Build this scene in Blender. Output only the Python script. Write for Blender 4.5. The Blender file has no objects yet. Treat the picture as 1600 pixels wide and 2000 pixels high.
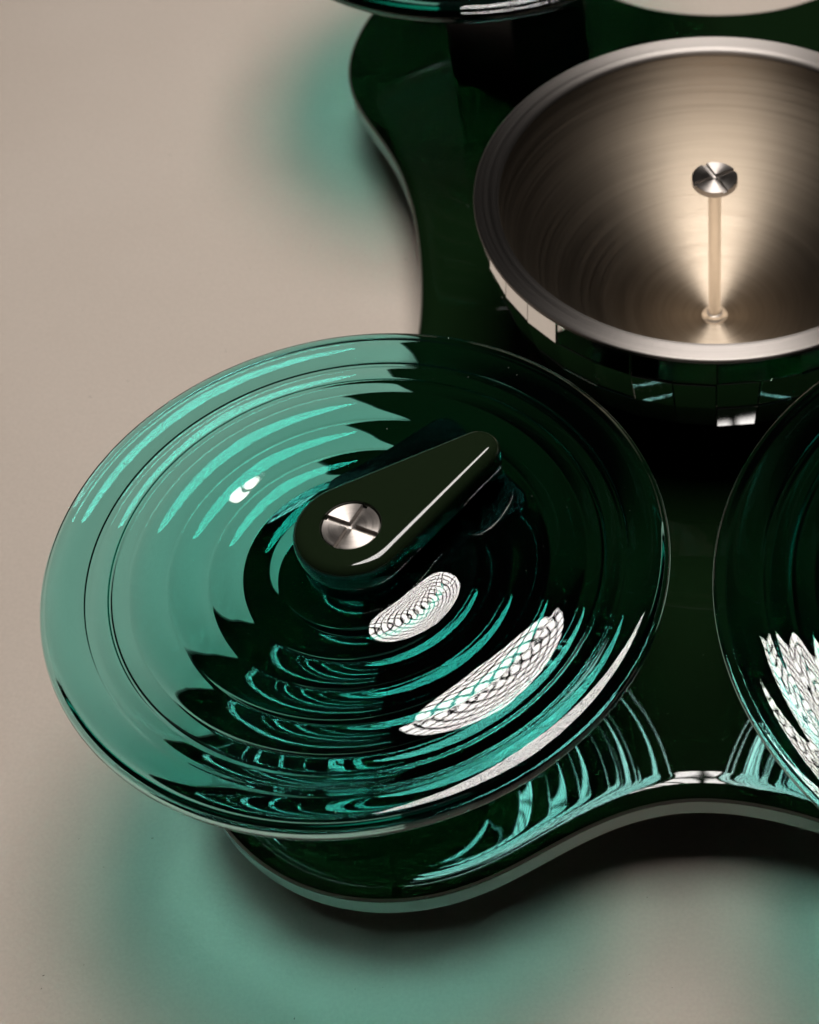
import bpy, bmesh, math, random
from mathutils import Vector
random.seed(7)
PI = math.pi
S = 0.1                      # one bowl radius = 0.1 m
sc = bpy.context.scene
COL = sc.collection

# ------------------------------------------------------------------ camera
cam = bpy.data.cameras.new('camera')
cam_ob = bpy.data.objects.new('camera', cam); COL.objects.link(cam_ob)
cam.sensor_fit = 'HORIZONTAL'; cam.sensor_width = 36.0
cam.lens = 3500 / 1600 * 36.0
cam.shift_x = (800 - 1395) / 1600.0
cam.clip_start = 0.01; cam.clip_end = 50
cam_ob.location = (0.00625 * S, -5.69235 * S, 5.80431 * S)
cam_ob.rotation_euler = (PI / 2 - 0.899923, 0, 0.00157)
cam.dof.use_dof = True
cam.dof.focus_distance = 0.605
cam.dof.aperture_fstop = 20
sc.camera = cam_ob

# ------------------------------------------------------------------ world (dark studio)
w = bpy.data.worlds.new('World'); sc.world = w; w.use_nodes = True
w.node_tree.nodes['Background'].inputs['Color'].default_value = (1.0, 0.95, 0.9, 1)
w.node_tree.nodes['Background'].inputs['Strength'].default_value = 0.006

# ------------------------------------------------------------------ the studio softbox with its fabric grid
def softbox(name, loc, target, sx, sy, power, color, cells=None, bar=0.2):
    L = bpy.data.lights.new(name, 'AREA'); L.shape = 'RECTANGLE'
    L.size = sx * S; L.size_y = sy * S; L.energy = power; L.color = color
    o = bpy.data.objects.new(name, L); COL.objects.link(o)
    o.location = Vector(loc) * S
    d = (Vector(target) - Vector(loc))
    o.rotation_euler = d.to_track_quat('-Z', 'Y').to_euler()
    if cells:
        L.use_nodes = True; nt = L.node_tree; em = nt.nodes['Emission']
        g = nt.nodes.new('ShaderNodeNewGeometry'); sp = nt.nodes.new('ShaderNodeSeparateXYZ')
        nt.links.new(g.outputs['Parametric'], sp.inputs[0])
        outs = []
        for ax, n in ((0, cells[0]), (1, cells[1])):
            m = nt.nodes.new('ShaderNodeMath'); m.operation = 'MULTIPLY'; m.inputs[1].default_value = n
            fr = nt.nodes.new('ShaderNodeMath'); fr.operation = 'FRACT'
            gt = nt.nodes.new('ShaderNodeMath'); gt.operation = 'GREATER_THAN'; gt.inputs[1].default_value = bar
            nt.links.new(sp.outputs[ax], m.inputs[0]); nt.links.new(m.outputs[0], fr.inputs[0]); nt.links.new(fr.outputs[0], gt.inputs[0])
            outs.append(gt)
        mu = nt.nodes.new('ShaderNodeMath'); mu.operation = 'MULTIPLY'
        nt.links.new(outs[0].outputs[0], mu.inputs[0]); nt.links.new(outs[1].outputs[0], mu.inputs[1])
        nt.links.new(mu.outputs[0], em.inputs['Strength'])
    return o
softbox('softbox', (0.15, 1.45, 13.0), (0.15, 1.45, 0), 5.4, 7.4, 35.0, (1.0, 0.955, 0.915), cells=(16, 22), bar=0.25)

sc.view_settings.view_transform = 'Standard'; sc.view_settings.look = 'None'
sc.view_settings.exposure = 0.0; sc.view_settings.gamma = 1.0; sc.view_settings.use_curve_mapping = False
cy = sc.cycles
cy.max_bounces = 24; cy.transmission_bounces = 20; cy.glossy_bounces = 12; cy.diffuse_bounces = 4
cy.caustics_reflective = True; cy.caustics_refractive = True; cy.blur_glossy = 0.0
cy.sample_clamp_indirect = 30.0; cy.use_denoising = True
try: cy.denoiser = 'OPENIMAGEDENOISE'
except Exception: pass

# ------------------------------------------------------------------ materials
def mat(name, base, rough=0.5, metal=0.0, **kw):
    m = bpy.data.materials.new(name); m.use_nodes = True
    b = m.node_tree.nodes['Principled BSDF']
    b.inputs['Base Color'].default_value = (*base, 1); b.inputs['Roughness'].default_value = rough
    b.inputs['Metallic'].default_value = metal
    for k, v in kw.items(): b.inputs[k.replace('_', ' ')].default_value = v
    return m
def nn(m, t, **kw):
    n = m.node_tree.nodes.new(t)
    for k, v in kw.items(): setattr(n, k, v)
    return n
def lk(m, a, b): m.node_tree.links.new(a, b)
def noise_bump(m, scale, strength, dist, detail=6):
    b = m.node_tree.nodes['Principled BSDF']
    tc = nn(m, 'ShaderNodeTexCoord'); n = nn(m, 'ShaderNodeTexNoise'); n.inputs['Scale'].default_value = scale; n.inputs['Detail'].default_value = detail
    bp = nn(m, 'ShaderNodeBump'); bp.inputs['Strength'].default_value = strength; bp.inputs['Distance'].default_value = dist
    lk(m, tc.outputs['Object'], n.inputs['Vector']); lk(m, n.outputs['Fac'], bp.inputs['Height']); lk(m, bp.outputs['Normal'], b.inputs['Normal'])
    return n

M_table = mat('table_paper', (0.50, 0.43, 0.37), 0.75)
b = M_table.node_tree.nodes['Principled BSDF']; b.inputs['Specular IOR Level'].default_value = 0.25
n = noise_bump(M_table, 420, 0.25, 0.0006)
n2 = nn(M_table, 'ShaderNodeTexNoise'); n2.inputs['Scale'].default_value = 9; n2.inputs['Detail'].default_value = 5
tc = nn(M_table, 'ShaderNodeTexCoord'); lk(M_table, tc.outputs['Object'], n2.inputs['Vector'])
cr = nn(M_table, 'ShaderNodeValToRGB'); cr.color_ramp.elements[0].position = .3; cr.color_ramp.elements[1].position = .75
cr.color_ramp.elements[0].color = (0.49, 0.42, 0.36, 1); cr.color_ramp.elements[1].color = (0.52, 0.45, 0.39, 1)
n3 = nn(M_table, 'ShaderNodeTexNoise'); n3.inputs['Scale'].default_value = 700; n3.inputs['Detail'].default_value = 3; lk(M_table, tc.outputs['Object'], n3.inputs['Vector'])
gm = nn(M_table, 'ShaderNodeMapRange'); gm.inputs['From Min'].default_value = .3; gm.inputs['From Max'].default_value = .7; gm.inputs['To Min'].default_value = .965; gm.inputs['To Max'].default_value = 1.035
lk(M_table, n3.outputs['Fac'], gm.inputs['Value'])
gs = nn(M_table, 'ShaderNodeVectorMath', operation='SCALE'); lk(M_table, cr.outputs['Color'], gs.inputs[0]); lk(M_table, gm.outputs[0], gs.inputs['Scale'])
lk(M_table, n2.outputs['Fac'], cr.inputs['Fac']); lk(M_table, gs.outputs[0], b.inputs['Base Color'])

def lacquer(name, base):
    m = mat(name, base, 0.6); bb = m.node_tree.nodes['Principled BSDF']
    bb.inputs['Specular IOR Level'].default_value = 0.0
    bb.inputs['Coat Weight'].default_value = 1.0; bb.inputs['Coat Roughness'].default_value = 0.012; bb.inputs['Coat IOR'].default_value = 1.5
    return m
M_lacq = lacquer('green_lacquer', (0.0036, 0.0112, 0.0034))
M_lever = lacquer('olive_lacquer', (0.0072, 0.0130, 0.0054)); M_lever.node_tree.nodes['Principled BSDF'].inputs['Coat Roughness'].default_value = 0.05
M_black = mat('black_satin', (0.0012, 0.0016, 0.0014), 0.25, Specular_IOR_Level=0.12)
M_band = mat('satin_grey_edge', (0.30, 0.325, 0.31), 0.32, 0.85)
M_mirror = mat('mirror_tile', (0.93, 0.93, 0.92), 0.015, 1.0)
M_grout = mat('dark_grout', (0.006, 0.008, 0.006), 0.6)

def brushed(name, base, rough, aniso, streak):
    m = mat(name, base, rough, 1.0, Anisotropic=aniso, Anisotropic_Rotation=0.25)
    bb = m.node_tree.nodes['Principled BSDF']
    tg = nn(m, 'ShaderNodeTangent', direction_type='RADIAL', axis='Z'); lk(m, tg.outputs[0], bb.inputs['Tangent'])
    t = nn(m, 'ShaderNodeTexCoord'); sp = nn(m, 'ShaderNodeSeparateXYZ'); lk(m, t.outputs['Object'], sp.inputs[0])
    cx = nn(m, 'ShaderNodeCombineXYZ'); lk(m, sp.outputs[0], cx.inputs[0]); lk(m, sp.outputs[1], cx.inputs[1])
    ln = nn(m, 'ShaderNodeVectorMath', operation='LENGTH'); lk(m, cx.outputs[0], ln.inputs[0])
    at = nn(m, 'ShaderNodeMath', operation='ARCTAN2'); lk(m, sp.outputs[1], at.inputs[0]); lk(m, sp.outputs[0], at.inputs[1])
    co = nn(m, 'ShaderNodeMath', operation='COSINE'); lk(m, at.outputs[0], co.inputs[0])
    si = nn(m, 'ShaderNodeMath', operation='SINE'); lk(m, at.outputs[0], si.inputs[0])
    def streaks(kr, ka, seed):
        s = nn(m, 'ShaderNodeMath', operation='ADD'); lk(m, ln.outputs['Value'], s.inputs[0]); lk(m, sp.outputs[2], s.inputs[1])
        a = nn(m, 'ShaderNodeMath', operation='MULTIPLY_ADD'); a.inputs[1].default_value = kr; a.inputs[2].default_value = seed; lk(m, s.outputs[0], a.inputs[0])
        v = nn(m, 'ShaderNodeCombineXYZ'); lk(m, a.outputs[0], v.inputs[0])
        for q, k in ((co, 1), (si, 2)):
            c = nn(m, 'ShaderNodeMath', operation='MULTIPLY'); c.inputs[1].default_value = ka; lk(m, q.outputs[0], c.inputs[0]); lk(m, c.outputs[0], v.inputs[k])
        n = nn(m, 'ShaderNodeTexNoise'); n.inputs['Scale'].default_value = 1; n.inputs['Detail'].default_value = 2; lk(m, v.outputs[0], n.inputs['Vector'])
        return n
    n1 = streaks(2600, 1.2, 0.0); n2 = streaks(600, 0.5, 50.0)
    ad = nn(m, 'ShaderNodeMath', operation='ADD'); lk(m, n1.outputs['Fac'], ad.inputs[0]); lk(m, n2.outputs['Fac'], ad.inputs[1])
    mr = nn(m, 'ShaderNodeMapRange'); mr.inputs['From Min'].default_value = .6; mr.inputs['From Max'].default_value = 1.4
    mr.inputs['To Min'].default_value = rough - .07; mr.inputs['To Max'].default_value = rough + .09
    lk(m, ad.outputs[0], mr.inputs['Value']); lk(m, mr.outputs[0], bb.inputs['Roughness'])
    mc = nn(m, 'ShaderNodeMapRange'); mc.inputs['From Min'].default_value = .65; mc.inputs['From Max'].default_value = 1.35
    mc.inputs['To Min'].default_value = .86; mc.inputs['To Max'].default_value = 1.14; lk(m, ad.outputs[0], mc.inputs['Value'])
    vs = nn(m, 'ShaderNodeVectorMath', operation='SCALE'); vs.inputs[0].default_value = base; lk(m, mc.outputs[0], vs.inputs['Scale']); lk(m, vs.outputs[0], bb.inputs['Base Color'])
    bp = nn(m, 'ShaderNodeBump'); bp.inputs['Strength'].default_value = streak; bp.inputs['Distance'].default_value = 0.00012
    lk(m, ad.outputs[0], bp.inputs['Height']); lk(m, bp.outputs['Normal'], bb.inputs['Normal'])
    return m
M_steel = brushed('brushed_steel', (0.40, 0.332, 0.258), 0.46, 1.0, 0.40)
M_rim = brushed('brushed_rim', (0.235, 0.215, 0.20), 0.42, 0.9, 0.25)
M_screw = brushed('turned_steel', (0.44, 0.40, 0.37), 0.40, 0.9, 0.2)
M_rod = mat('steel_rod', (0.66, 0.60, 0.53), 0.3, 1.0)

M_glass = bpy.data.materials.new('teal_glass'); M_glass.use_nodes = True
nt = M_glass.node_tree; bb = nt.nodes['Principled BSDF']
bb.inputs['Base Color'].default_value = (1, 1, 1, 1); bb.inputs['Roughness'].default_value = 0.0
bb.inputs['IOR'].default_value = 1.5; bb.inputs['Transmission Weight'].default_value = 1.0
va = nt.nodes.new('ShaderNodeVolumeAbsorption'); va.inputs['Color'].default_value = (0.0, 0.815, 0.75, 1); va.inputs['Density'].default_value = 142
nt.links.new(va.outputs[0], nt.nodes['Material Output'].inputs['Volume'])

# ------------------------------------------------------------------ mesh helpers (all in bowl-radius units, scaled by S)
def link(name, me, m, parent=None, smooth=True):
    me.materials.clear(); me.materials.append(m)
    if smooth:
        for p in me.polygons: p.use_smooth = True
    o = bpy.data.objects.new(name, me); COL.objects.link(o)
    if parent: o.parent = parent
    return o
def mesh(name, verts, faces):
    me = bpy.data.meshes.new(name); me.from_pydata([(x * S, y * S, z * S) for x, y, z in verts], [], faces); me.update()
    return me
def lathe(name, prof, seg=128):
    """prof: list of (r,z); points with r==0 become poles."""
    v, f, rings = [], [], []
    for r, z in prof:
        if r <= 1e-9:
            rings.append([len(v)]); v.append((0, 0, z))
        else:
            rings.append(list(range(len(v), len(v) + seg)))
            v += [(r * math.cos(2 * PI * k / seg), r * math.sin(2 * PI * k / seg), z) for k in range(seg)]
    for a, b_ in zip(rings, rings[1:]):
        for k in range(seg):
            k2 = (k + 1) % seg
            if len(a) == 1 and len(b_) == 1: continue
            if len(a) == 1: f.append((a[0], b_[k], b_[k2]))
            elif len(b_) == 1: f.append((a[k], b_[0], a[k2]))
            else: f.append((a[k], b_[k], b_[k2], a[k2]))
    me = mesh(name, v, f)
    bm = bmesh.new(); bm.from_mesh(me); bmesh.ops.recalc_face_normals(bm, faces=bm.faces); bm.to_mesh(me); bm.free()
    return me
def sharp(me, ang=35):
    me.set_sharp_from_angle(angle=math.radians(ang))
def arc(cx, cz, rx, rz, a0, a1, n):
    return [(cx + rx * math.cos(math.radians(a0 + (a1 - a0) * k / n)), cz + rz * math.sin(math.radians(a0 + (a1 - a0) * k / n))) for k in range(n + 1)]
def outline_solid(name, out, prof, seg_cap=True):
    """closed 2-D outline (ccw), prof list of (inset, z) from top centre outwards and down; caps both ends."""
    n = len(out); nor = []
    for i in range(n):
        a, c = out[i - 1], out[(i + 1) % n]; t = Vector((c[0] - a[0], c[1] - a[1])).normalized(); nor.append((-t.y, t.x))
    v, f = [], []
    for ins, z in prof:
        v += [(p[0] + q[0] * ins, p[1] + q[1] * ins, z) for p, q in zip(out, nor)]
    for j in range(len(prof) - 1):
        for i in range(n):
            i2 = (i + 1) % n; f.append((j * n + i, (j + 1) * n + i, (j + 1) * n + i2, j * n + i2))
    f.append(tuple(range(n))); f.append(tuple(reversed(range((len(prof) - 1) * n, len(prof) * n))))
    me = mesh(name, v, f)
    bm = bmesh.new(); bm.from_mesh(me); bmesh.ops.recalc_face_normals(bm, faces=bm.faces); bm.to_mesh(me); bm.free()
    return me
def empty(name, loc, rz=0, label=None, cat=None, group=None):
    o = bpy.data.objects.new(name, None); COL.objects.link(o); o.location = Vector(loc) * S; o.rotation_euler = (0, 0, rz)
    o.empty_display_size = 0.02
    if label: o['label'] = label
    if cat: o['category'] = cat
    if group: o['group'] = group
    return o

# ------------------------------------------------------------------ the table
ZT = -0.46
tb = mesh('table_top', [(-60, -60, ZT), (60, -60, ZT), (60, 60, ZT), (-60, 60, ZT)], [(0, 1, 2, 3)])
o = link('table_surface', tb, M_table, smooth=False)
o['kind'] = 'structure'

# ------------------------------------------------------------------ the tray
left = [(0.0, 2.311), (-0.35, 2.36), (-0.75, 2.60), (-1.10, 2.80), (-1.42, 2.80), (-1.71, 2.60), (-1.86, 2.33), (-1.925, 1.967), (-1.882, 1.695), (-1.785, 1.500), (-1.627, 1.257),
        (-1.525, 1.028), (-1.45, 0.789), (-1.397, 0.54), (-1.362, 0.30), (-1.342, 0.09), (-1.339, -0.11), (-1.359, -0.341), (-1.413, -0.551), (-1.501, -0.812),
        (-1.596, -1.115), (-1.709, -1.379), (-1.855, -1.594), (-1.957, -1.801), (-1.985, -2.012), (-1.966, -2.215), (-1.893, -2.411), (-1.789, -2.545), (-1.681, -2.652),
        (-1.557, -2.738), (-1.441, -2.788), (-1.291, -2.824), (-1.146, -2.832), (-1.003, -2.814), (-0.897, -2.783), (-0.774, -2.726), (-0.634, -2.634), (-0.509, -2.549),
        (-0.40, -2.487), (-0.234, -2.422), (-0.076, -2.397)]
ctrl = left + [(0.086, -2.412)] + [(-x + 0.0, y) for x, y in reversed(left[1:-2])]
ctrl = [(x - (0.0 if y > -2 else 0.0), y) for x, y in ctrl]
# even resampling + smoothing of the traced outline
def resample(pts, n):
    L = [0]
    for a, c in zip(pts, pts[1:] + pts[:1]): L.append(L[-1] + math.hypot(c[0] - a[0], c[1] - a[1]))
    P = pts + pts[:1]; out = []; j = 0
    for k in range(n):
        d = L[-1] * k / n
        while L[j + 1] < d: j += 1
        t = (d - L[j]) / (L[j + 1] - L[j]); out.append((P[j][0] + (P[j + 1][0] - P[j][0]) * t, P[j][1] + (P[j + 1][1] - P[j][1]) * t))
    return out
def smooth_loop(p, it):
    for _ in range(it):
        q = [((p[i - 1][0] + 2 * p[i][0] + p[(i + 1) % len(p)][0]) / 4, (p[i - 1][1] + 2 * p[i][1] + p[(i + 1) % len(p)][1]) / 4) for i in range(len(p))]
        p = [(2.06 * 0 + x, y) for x, y in q]
    return p
outline = smooth_loop(resample(ctrl, 480), 22)
area = sum(a[0] * c[1] - c[0] * a[1] for a, c in zip(outline, outline[1:] + outline[:1]))
if area < 0: outline.reverse()

tray = empty('serving_tray', (0, 0, ZT), 0, 'large glossy dark green tray with a wavy lobed outline, under everything else', 'tray')
def off(z): return z - ZT
prof = [(0.13, off(0)), (0.10, off(0))] + [(0.09 - 0.09 * math.sin(t), off(-0.05 + 0.05 * math.cos(t))) for t in [PI / 2 * k / 14 for k in range(15)]] + [(0.0, off(-0.054)), (0.006, off(-0.060)), (0.10, off(-0.060))]
top = link('tray_top', outline_solid('tray_top', outline, prof), M_lacq, tray); sharp(top.data, 40)
prof = [(0.10, off(-0.0615)), (0.010, off(-0.0615)), (0.005, off(-0.066)), (0.005, off(-0.145)), (0.012, off(-0.152)), (0.20, off(-0.152))]
eb = link('edge_band', outline_solid('edge_band', outline, prof), M_band, tray); sharp(eb.data, 40)
eb['label'] = 'satin grey band around the lower edge of the tray'
prof = [(0.30, off(-0.1535)), (0.30, off(ZT + 0.001)), (0.34, off(ZT + 0.0005))]
ft = link('tray_foot', outline_solid('tray_foot', outline, prof), M_black, tray); sharp(ft.data, 40)

# ------------------------------------------------------------------ the steel bowl
bowl = empty('steel_bowl', (0, 0, 0), 0, 'brushed steel bowl with mirror-tiled outside and a central post', 'bowl')
HB = 0.82
pr = [(0.902, HB - 0.012)]
zb = 0.05; Ri = 0.90; dep = HB - 0.02 - zb
for k in range(1, 64):
    a = PI / 2 * k / 64
    pr.append((Ri * math.cos(a) ** 0.92, HB - 0.02 - dep * math.sin(a) ** 1.05))
pr += [(0.0, zb)]
link('bowl_basin', lathe('bowl_basin', pr, 192), M_steel, bowl)
pr = [(0.899, HB - 0.03)] + [(0.928 - 0.028 * math.cos(t), HB - 0.018 + 0.018 * math.sin(t)) for t in [PI / 2 * k / 10 for k in range(11)]]
pr += [(0.934, HB), (0.95, HB), (0.988, HB)] + [(0.992 + 0.008 * math.sin(t), HB - 0.008 + 0.008 * math.cos(t)) for t in [PI / 2 * k / 6 for k in range(7)]] + [(1.0, HB - 0.012), (0.998, HB - 0.022), (0.96, HB - 0.024)]
rimo = link('rim', lathe('rim', pr, 192), M_rim, bowl)
# backing shell, foot
rows = [(0.968, 0.80), (0.982, 0.66), (0.95, 0.49), (0.90, 0.325)]
pr = [(r - 0.022, z) for r, z in rows] + [(0.78, 0.25), (0.70, 0.16), (0.62, 0.10), (0.60, 0.002), (0.0, 0.001)]
link('backing_shell', lathe('backing_shell', pr, 128), M_grout, bowl); sharp(bpy.data.meshes['backing_shell'], 30)
NT = 36; gap = 0.0016; th = 0.02; ch = 0.0022
for r in range(3):
    (r0, z0), (r1, z1) = rows[r], rows[r + 1]
    ha = PI / NT
    def corner(rr, z, s, depth, inset):
        x = rr * math.cos(ha) - depth; y = s * (rr * math.sin(ha) - gap - inset); return (x, y, z)
    dz = z0 - z1; zt_, zb_ = z0 - gap, z1 + gap
    f_in = [corner(r0, zt_, -1, th, 0), corner(r0, zt_, 1, th, 0), corner(r1, zb_, 1, th, 0), corner(r1, zb_, -1, th, 0)]
    f_mid = [corner(r0, zt_, -1, ch, 0), corner(r0, zt_, 1, ch, 0), corner(r1, zb_, 1, ch, 0), corner(r1, zb_, -1, ch, 0)]
    f_out = [corner(r0, zt_ - ch, -1, 0, ch), corner(r0, zt_ - ch, 1, 0, ch), corner(r1, zb_ + ch, 1, 0, ch), corner(r1, zb_ + ch, -1, 0, ch)]
    vs = f_in + f_mid + f_out; fs = [(3, 2, 1, 0), (8, 9, 10, 11)]
    for base in (0, 4):
        for k in range(4): fs.append((base + k, base + (k + 1) % 4, base + 4 + (k + 1) % 4, base + 4 + k))
    me = mesh('tile', vs, fs)
    bm = bmesh.new(); bm.from_mesh(me); bmesh.ops.recalc_face_normals(bm, faces=bm.faces); bm.to_mesh(me); bm.free()
    me.materials.append(M_mirror)
    for c in range(NT):
        o = bpy.data.objects.new('tile', me); COL.objects.link(o); o.parent = bowl
        o.rotation_euler = (random.uniform(-.004, .004), random.uniform(-.004, .004), 2 * PI * (c + 0.5) / NT + math.radians(0.5) + random.uniform(-.002, .002))
# post, washer, slotted head
def disc_prof(r, z0, z1, bev):
    return [(0, z1), (r - bev, z1)] + [(r - bev + bev * math.sin(t), z1 - bev + bev * math.cos(t)) for t in [PI / 2 * k / 4 for k in range(1, 5)]] + [(r, z0), (0, z0)]
link('post_rod', lathe('post_rod', [(0, HB + 0.02), (0.028, HB + 0.02), (0.028, zb), (0, zb)], 48), M_rod, bowl); sharp(bpy.data.meshes['post_rod'])
pr = [(0.028, zb + .028), (0.036, zb + .030), (0.042, zb + .022), (0.044, zb + .012), (0.056, zb + .012), (0.058, zb + .006), (0.058, zb - .005)]
link('post_collar', lathe('post_collar', pr, 64), M_rod, bowl)
def slotted_head(name, R, z0, z1, sw, sd, az, bev=0.004):
    """round screw head with a cross cut into it: a base disc and four raised quadrants, in one mesh."""
    bm = bmesh.new()
    zc = z1 - sd
    def ring_disc(r, za, zb2):
        n = 96
        lo = [bm.verts.new((r * math.cos(2 * PI * k / n) * S, r * math.sin(2 * PI * k / n) * S, za * S)) for k in range(n)]
        hi = [bm.verts.new((r * math.cos(2 * PI * k / n) * S, r * math.sin(2 * PI * k / n) * S, zb2 * S)) for k in range(n)]
        bm.faces.new(hi); bm.faces.new(lo[::-1])
        for k in range(n): bm.faces.new((lo[k], lo[(k + 1) % n], hi[(k + 1) % n], hi[k]))
    ring_disc(R, z0, zc)
    h = sw / 2
    for q in range(4):
        a0 = az + q * PI / 2; ca, sa = math.cos(a0), math.sin(a0)
        da = math.asin(h / R); loc = [(h, h)] + [(R * math.cos(t), R * math.sin(t)) for t in [da + (PI / 2 - 2 * da) * k / 24 for k in range(25)]]
        inn = [(h + bev * .5, h + bev * .5)] + [((R - bev) * math.cos(t), (R - bev) * math.sin(t)) for t in [da + bev * .5 / R + (PI / 2 - 2 * da - bev / R) * k / 24 for k in range(25)]]
        def rot(p, z): return bm.verts.new(((p[0] * ca - p[1] * sa) * S, (p[0] * sa + p[1] * ca) * S, z * S))
        lo = [rot(p, zc + 0.0002) for p in loc]; mi = [rot(p, z1 - bev * .6) for p in loc]; hi = [rot(p, z1) for p in inn]; n = len(lo)
        bm.faces.new(hi); bm.faces.new(lo[::-1])
        for A, B in ((lo, mi), (mi, hi)):
            for k in range(n): bm.faces.new((A[k], A[(k + 1) % n], B[(k + 1) % n], B[k]))
    bmesh.ops.recalc_face_normals(bm, faces=bm.faces)
    me = bpy.data.meshes.new(name); bm.to_mesh(me); bm.free()
    return me
hd = link('screw_head', slotted_head('screw_head', 0.095, HB + 0.012, HB + 0.042, 0.02, 0.012, math.radians(28)), M_screw, bowl, smooth=False)
hd['label'] = 'round steel screw head with a cross slot on top of the post'

# ------------------------------------------------------------------ the rippled glass dishes
RP = 1.064
def top_z(q, amp, lip):      # q = r / R : broad ripples on the upper face, falling away at the lip
    if lip > 3:
        base = 0.058 * (1 - ((q - 0.68) / 0.32) ** lip) if q > 0.68 else 0.058 - 0.036 * (0.68 - q)
        wa = amp
        if q > 0.582: wa = amp * 0.94
        elif q < 0.3985: wa = amp * 2.0
    else:                    # the larger dish: a wide sloping border, ripples only inside it
        base = 0.058 - 0.034 * ((q - 0.70) / 0.30) ** lip if q > 0.70 else 0.058
        base += 0.00026 * math.cos(2 * PI * q / 0.05)
        wa = amp * (1 - min(1, max(0, (q - 0.62) / 0.14)))
    wv = wa * math.cos(2 * PI * (q - 0.215) / 0.367)
    if lip > 3 and q > 0.582: wv += amp - wa
    if lip > 3 and q < 0.3985: wv += wa - amp
    if q < 0.16:
        fade = 0.0 if q < 0.05 else (q - 0.05) / 0.11
        fade = fade * fade * (3 - 2 * fade); wv = wv * fade + 0.006 * (1 - fade)
    return base + wv - 0.012
def bot_z(q):                # scalloped rings with slightly rounded cusps on the lower face, thickest in the middle
    u = 0.0
    for dq in (-0.004, -0.002, 0, 0.002, 0.004):
        t = ((q + dq - 0.02) / 0.118) % 1.0; u += (1 - abs(2 * t - 1) ** 2.2) / 5
    z = -0.011 - 0.0112 * u * min(1, q / 0.22) - 0.098 * math.exp(-(q / 0.62) ** 2.4)
    for c, wd, d in ((0.788, 0.0065, 0.0095), (0.863, 0.005, 0.0035)):
        z += d * math.exp(-((q - c) / wd) ** 2)
    return z
def glass_mesh(amp, lip):
    N = 340; e = 0.985
    up = [(e * k / N) for k in range(N + 1)]
    pr = [(q * RP, top_z(q, amp, lip)) for q in up]
    zt_, zb_ = top_z(e, amp, lip), bot_z(e)
    mid = (zt_ + zb_) / 2; hz = (zt_ - zb_) / 2; rx = (1 - e) * RP
    for k in range(1, 16):
        t = PI / 2 - PI * k / 16
        pr.append((e * RP + rx * math.cos(t), mid + hz * math.sin(t)))
    pr += [(q * RP, bot_z(q)) for q in reversed(up)]
    return lathe('glass_disc', pr, 320)
GM = glass_mesh(0.0072, 20.0); GM2 = glass_mesh(0.0105, 1.9)

def lever_mesh():
    R1, R2, Lg = 0.198, 0.078, 0.532
    # tangent hull of two circles, axis along +x
    beta = math.acos((R1 - R2) / Lg); pts = []
    for k in range(49): t = beta + (2 * PI - 2 * beta) * k / 48; pts.append((R1 * math.cos(t), R1 * math.sin(t)))
    p0, p1 = pts[-1], (Lg + R2 * math.cos(-beta), R2 * math.sin(-beta))
    for k in range(1, 24): pts.append((p0[0] + (p1[0] - p0[0]) * k / 24, p0[1] + (p1[1] - p0[1]) * k / 24))
    for k in range(33): t = -beta + 2 * beta * k / 32; pts.append((Lg + R2 * math.cos(t), R2 * math.sin(t)))
    p0, p1 = pts[-1], pts[0]
    for k in range(1, 24): pts.append((p0[0] + (p1[0] - p0[0]) * k / 24, p0[1] + (p1[1] - p0[1]) * k / 24))
    n = len(pts); nor = []
    for i in range(n):
        a, c = pts[i - 1], pts[(i + 1) % n]; t = Vector((c[0] - a[0], c[1] - a[1])).normalized(); nor.append((-t.y, t.x))
    ZB, ZT2 = 0.0, 0.13; rb = 0.042; rb2 = 0.035
    prof = [(0.048, ZT2), ] + [(rb - rb * math.sin(t), ZT2 - rb + rb * math.cos(t)) for t in [PI / 2 * k / 10 for k in range(11)]] + \
           [(rb2 - rb2 * math.cos(t), ZB + rb2 - rb2 * math.sin(t)) for t in [PI / 2 * k / 6 for k in range(7)]]
    v, f = [], []
    for ins, z in prof: v += [(p[0] + q[0] * ins, p[1] + q[1] * ins, z) for p, q in zip(pts, nor)]
    for j in range(len(prof) - 1):
        for i in range(n): i2 = (i + 1) % n; f.append((j * n + i, (j + 1) * n + i, (j + 1) * n + i2, j * n + i2))
    f.append(tuple(reversed(range((len(prof) - 1) * n, len(prof) * n))))
    # top cap with a round counterbore for the screw
    hr = 0.104; m = 96; h0 = len(v)
    v += [(hr * math.cos(2 * PI * k / m), hr * math.sin(2 * PI * k / m), ZT2) for k in range(m)]
    v += [((hr - 0.003) * math.cos(2 * PI * k / m), (hr - 0.003) * math.sin(2 * PI * k / m), ZT2 - 0.004) for k in range(m)]
    v += [((hr - 0.003) * math.cos(2 * PI * k / m), (hr - 0.003) * math.sin(2 * PI * k / m), ZT2 - 0.035) for k in range(m)]
    for lvl in range(2):
        for k in range(m):
            k2 = (k + 1) % m; f.append((h0 + lvl * m + k, h0 + lvl * m + k2, h0 + (lvl + 1) * m + k2, h0 + (lvl + 1) * m + k))
    f.append(tuple(h0 + 2 * m + k for k in range(m)))
    me = mesh('lever_handle', v, f)
    bm = bmesh.new(); bm.from_mesh(me); bm.verts.ensure_lookup_table(); bm.edges.ensure_lookup_table()
    outer = [bm.edges.get((bm.verts[i], bm.verts[(i + 1) % n])) for i in range(n)]
    inner = [bm.edges.get((bm.verts[h0 + k], bm.verts[h0 + (k + 1) % m])) for k in range(m)]
    bmesh.ops.triangle_fill(bm, use_beauty=True, edges=outer + inner, normal=(0, 0, 1))
    bmesh.ops.recalc_face_normals(bm, faces=bm.faces); bm.to_mesh(me); bm.free()
    return me
LM_ = lever_mesh()
SH = slotted_head('lever_screw', 0.0965, -0.03, 0.0, 0.021, 0.018, 0.0, 0.003)
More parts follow.
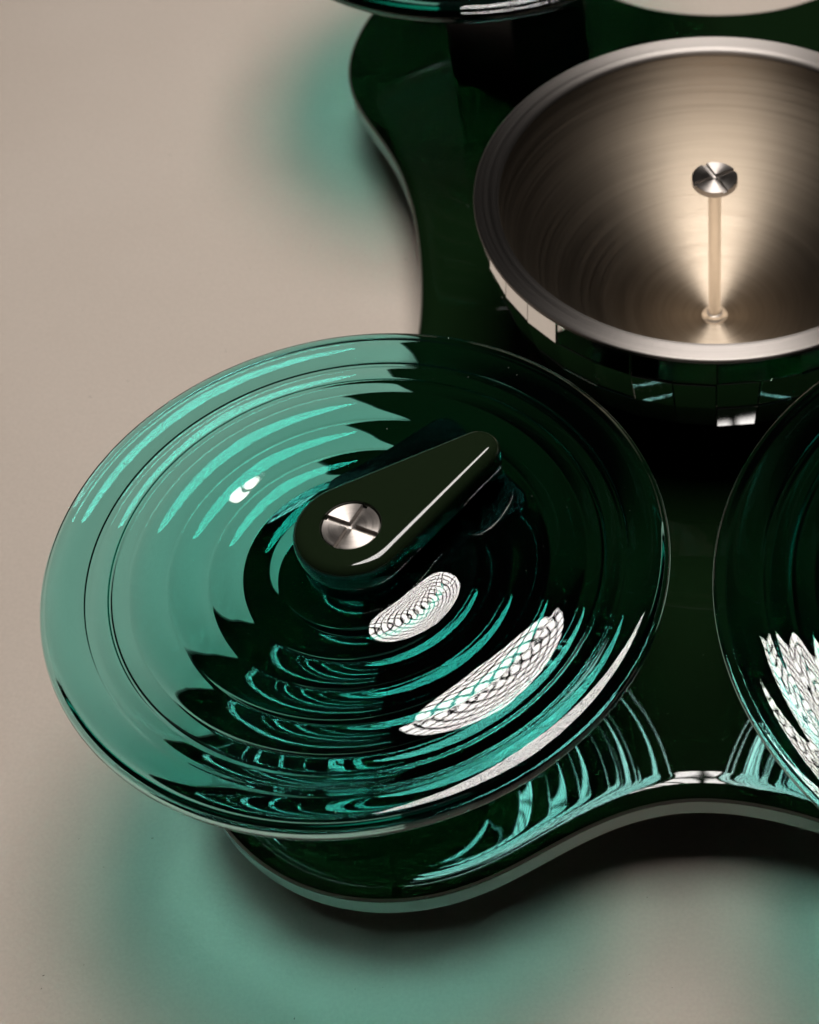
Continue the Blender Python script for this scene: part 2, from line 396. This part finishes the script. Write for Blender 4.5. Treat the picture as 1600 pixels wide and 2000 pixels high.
NK = lathe('collar', [(0.0, 0.09), (0.165, 0.09), (0.172, 0.08), (0.176, 0.05), (0.182, 0.022), (0.188, 0.008), (0.188, 0.0), (0.0, 0.0)], 96)
def rounded_block(w_, h_, r, n=10):
    p = []
    for cx, cy_, a0 in ((w_ - r, h_ - r, 0), (-w_ + r, h_ - r, 90), (-w_ + r, -h_ + r, 180), (w_ - r, -h_ + r, 270)):
        for k in range(n + 1):
            t = math.radians(a0 + 90 * k / n); p.append((cx + r * math.cos(t), cy_ + r * math.sin(t)))
    return p
PD = outline_solid('pedestal', rounded_block(0.27, 0.27, 0.07), [(0.03, 0.858), (0.006, 0.858), (0.0, 0.852), (0.0, 0.006), (0.006, 0.0), (0.03, 0.0)])

def dish(loc, scale, laz, saz, ped_off, ped_rot, label, group):
    t = empty('glass_dish', (loc[0], loc[1], 0), 0, label, 'glass dish', group)
    zg = 0.897 if scale == 1 else 0.905
    g = link('glass_disc', GM if scale == 1 else GM2, M_glass, t); g.location = (0, 0, zg * S); g.scale = (scale, scale, scale)
    ztop = zg + (0.058 - 0.006) * scale
    nk = link('collar', NK, M_black, t); nk.location = (0, 0, (ztop - 0.045) * S)
    lv = link('lever_handle', LM_, M_lever, t); lv.location = (0, 0, (ztop + 0.020) * S); lv.rotation_euler = (0, 0, laz)
    scw = link('lever_screw', SH, M_screw, lv, smooth=False); scw.location = (0, 0, (0.13 - 0.006) * S); scw.rotation_euler = (0, 0, saz - laz)
    pd = link('pedestal', PD, M_black, t); pd.location = (ped_off[0] * S, ped_off[1] * S, 0.002 * S); pd.rotation_euler = (0, 0, ped_rot)
    return t
sharp(NK, 30); sharp(LM_, 40); sharp(PD, 40); M_black.name = 'black_satin'
dish((-1.212, -2.014), 1.0, math.radians(42.6), math.radians(-23), (0.20, 0.30), math.radians(40), 'teal rippled glass dish with dark green lever handle, the only one wholly in view', 'rippled glass dishes')
dish((1.272, -2.110), 1.2, math.radians(140), math.radians(10), (-0.10, 0.14), math.radians(50), 'large dark teal glass dish cut off by the right edge of the picture', 'rippled glass dishes')
dish((-1.165, 2.067), 1.0, math.radians(-45), math.radians(20), (0.165, -0.23), math.radians(-37), 'teal glass dish cut off by the top edge, behind the steel bowl', 'rippled glass dishes')

# ------------------------------------------------------------------ dust specks and lint on table, tray and glass
M_dust = mat('dark_dust', (0.03, 0.026, 0.022), 0.9); M_lint = mat('pale_dust', (0.35, 0.36, 0.34), 0.9)
def specks(name, pts, m):
    v, f = [], []
    for x, y, z, r, a, l in pts:
        b0 = len(v); ca, sa = math.cos(a), math.sin(a)
        for dx, dy, dz in ((r * l, 0, 0), (0, r, 0), (-r * l, 0, 0), (0, -r, 0), (0, 0, r * .7), (0, 0, -r * .2)):
            v.append((x + dx * ca - dy * sa, y + dx * sa + dy * ca, z + dz + r * .2))
        for k in range(4):
            f.append((b0 + k, b0 + (k + 1) % 4, b0 + 4)); f.append((b0 + (k + 1) % 4, b0 + k, b0 + 5))
    o = link(name, mesh(name, v, f), m, smooth=False); o['kind'] = 'stuff'
    return o
R_ = random.Random(3)
pts = []
for k in range(300):
    x, y = R_.uniform(-3.4, 1.6), R_.uniform(-3.6, 3.0)
    pts.append((x, y, ZT, R_.choice((.001, .0013, .0016, .0019)) , R_.uniform(0, PI), R_.choice((1, 1, 1.4, 1, 3))))
specks('table_dust', pts, M_dust)['label'] = 'tiny dark specks of dust scattered on the beige table'
pts = []
for k in range(70):
    x, y = R_.uniform(-1.2, 1.2), R_.uniform(-2.3, 1.9)
    if math.hypot(x, y) > 0.75: pts.append((x, y, 0.0005, R_.choice((.0007, .0009, .0012)), R_.uniform(0, PI), R_.choice((1, 1, 1.3, 4))))
for k in range(45):
    q, a = math.sqrt(R_.uniform(.06, .9)), R_.uniform(0, 2 * PI)
    pts.append((-1.212 + q * RP * math.cos(a), -2.014 + q * RP * math.sin(a), 0.897 + top_z(q, 0.0072, 20.0), R_.choice((.0006, .0008, .0011)), R_.uniform(0, PI), R_.choice((1, 1, 1.3, 3))))
specks('lint', pts, M_lint)['label'] = 'fine pale dust on the green tray and the glass'
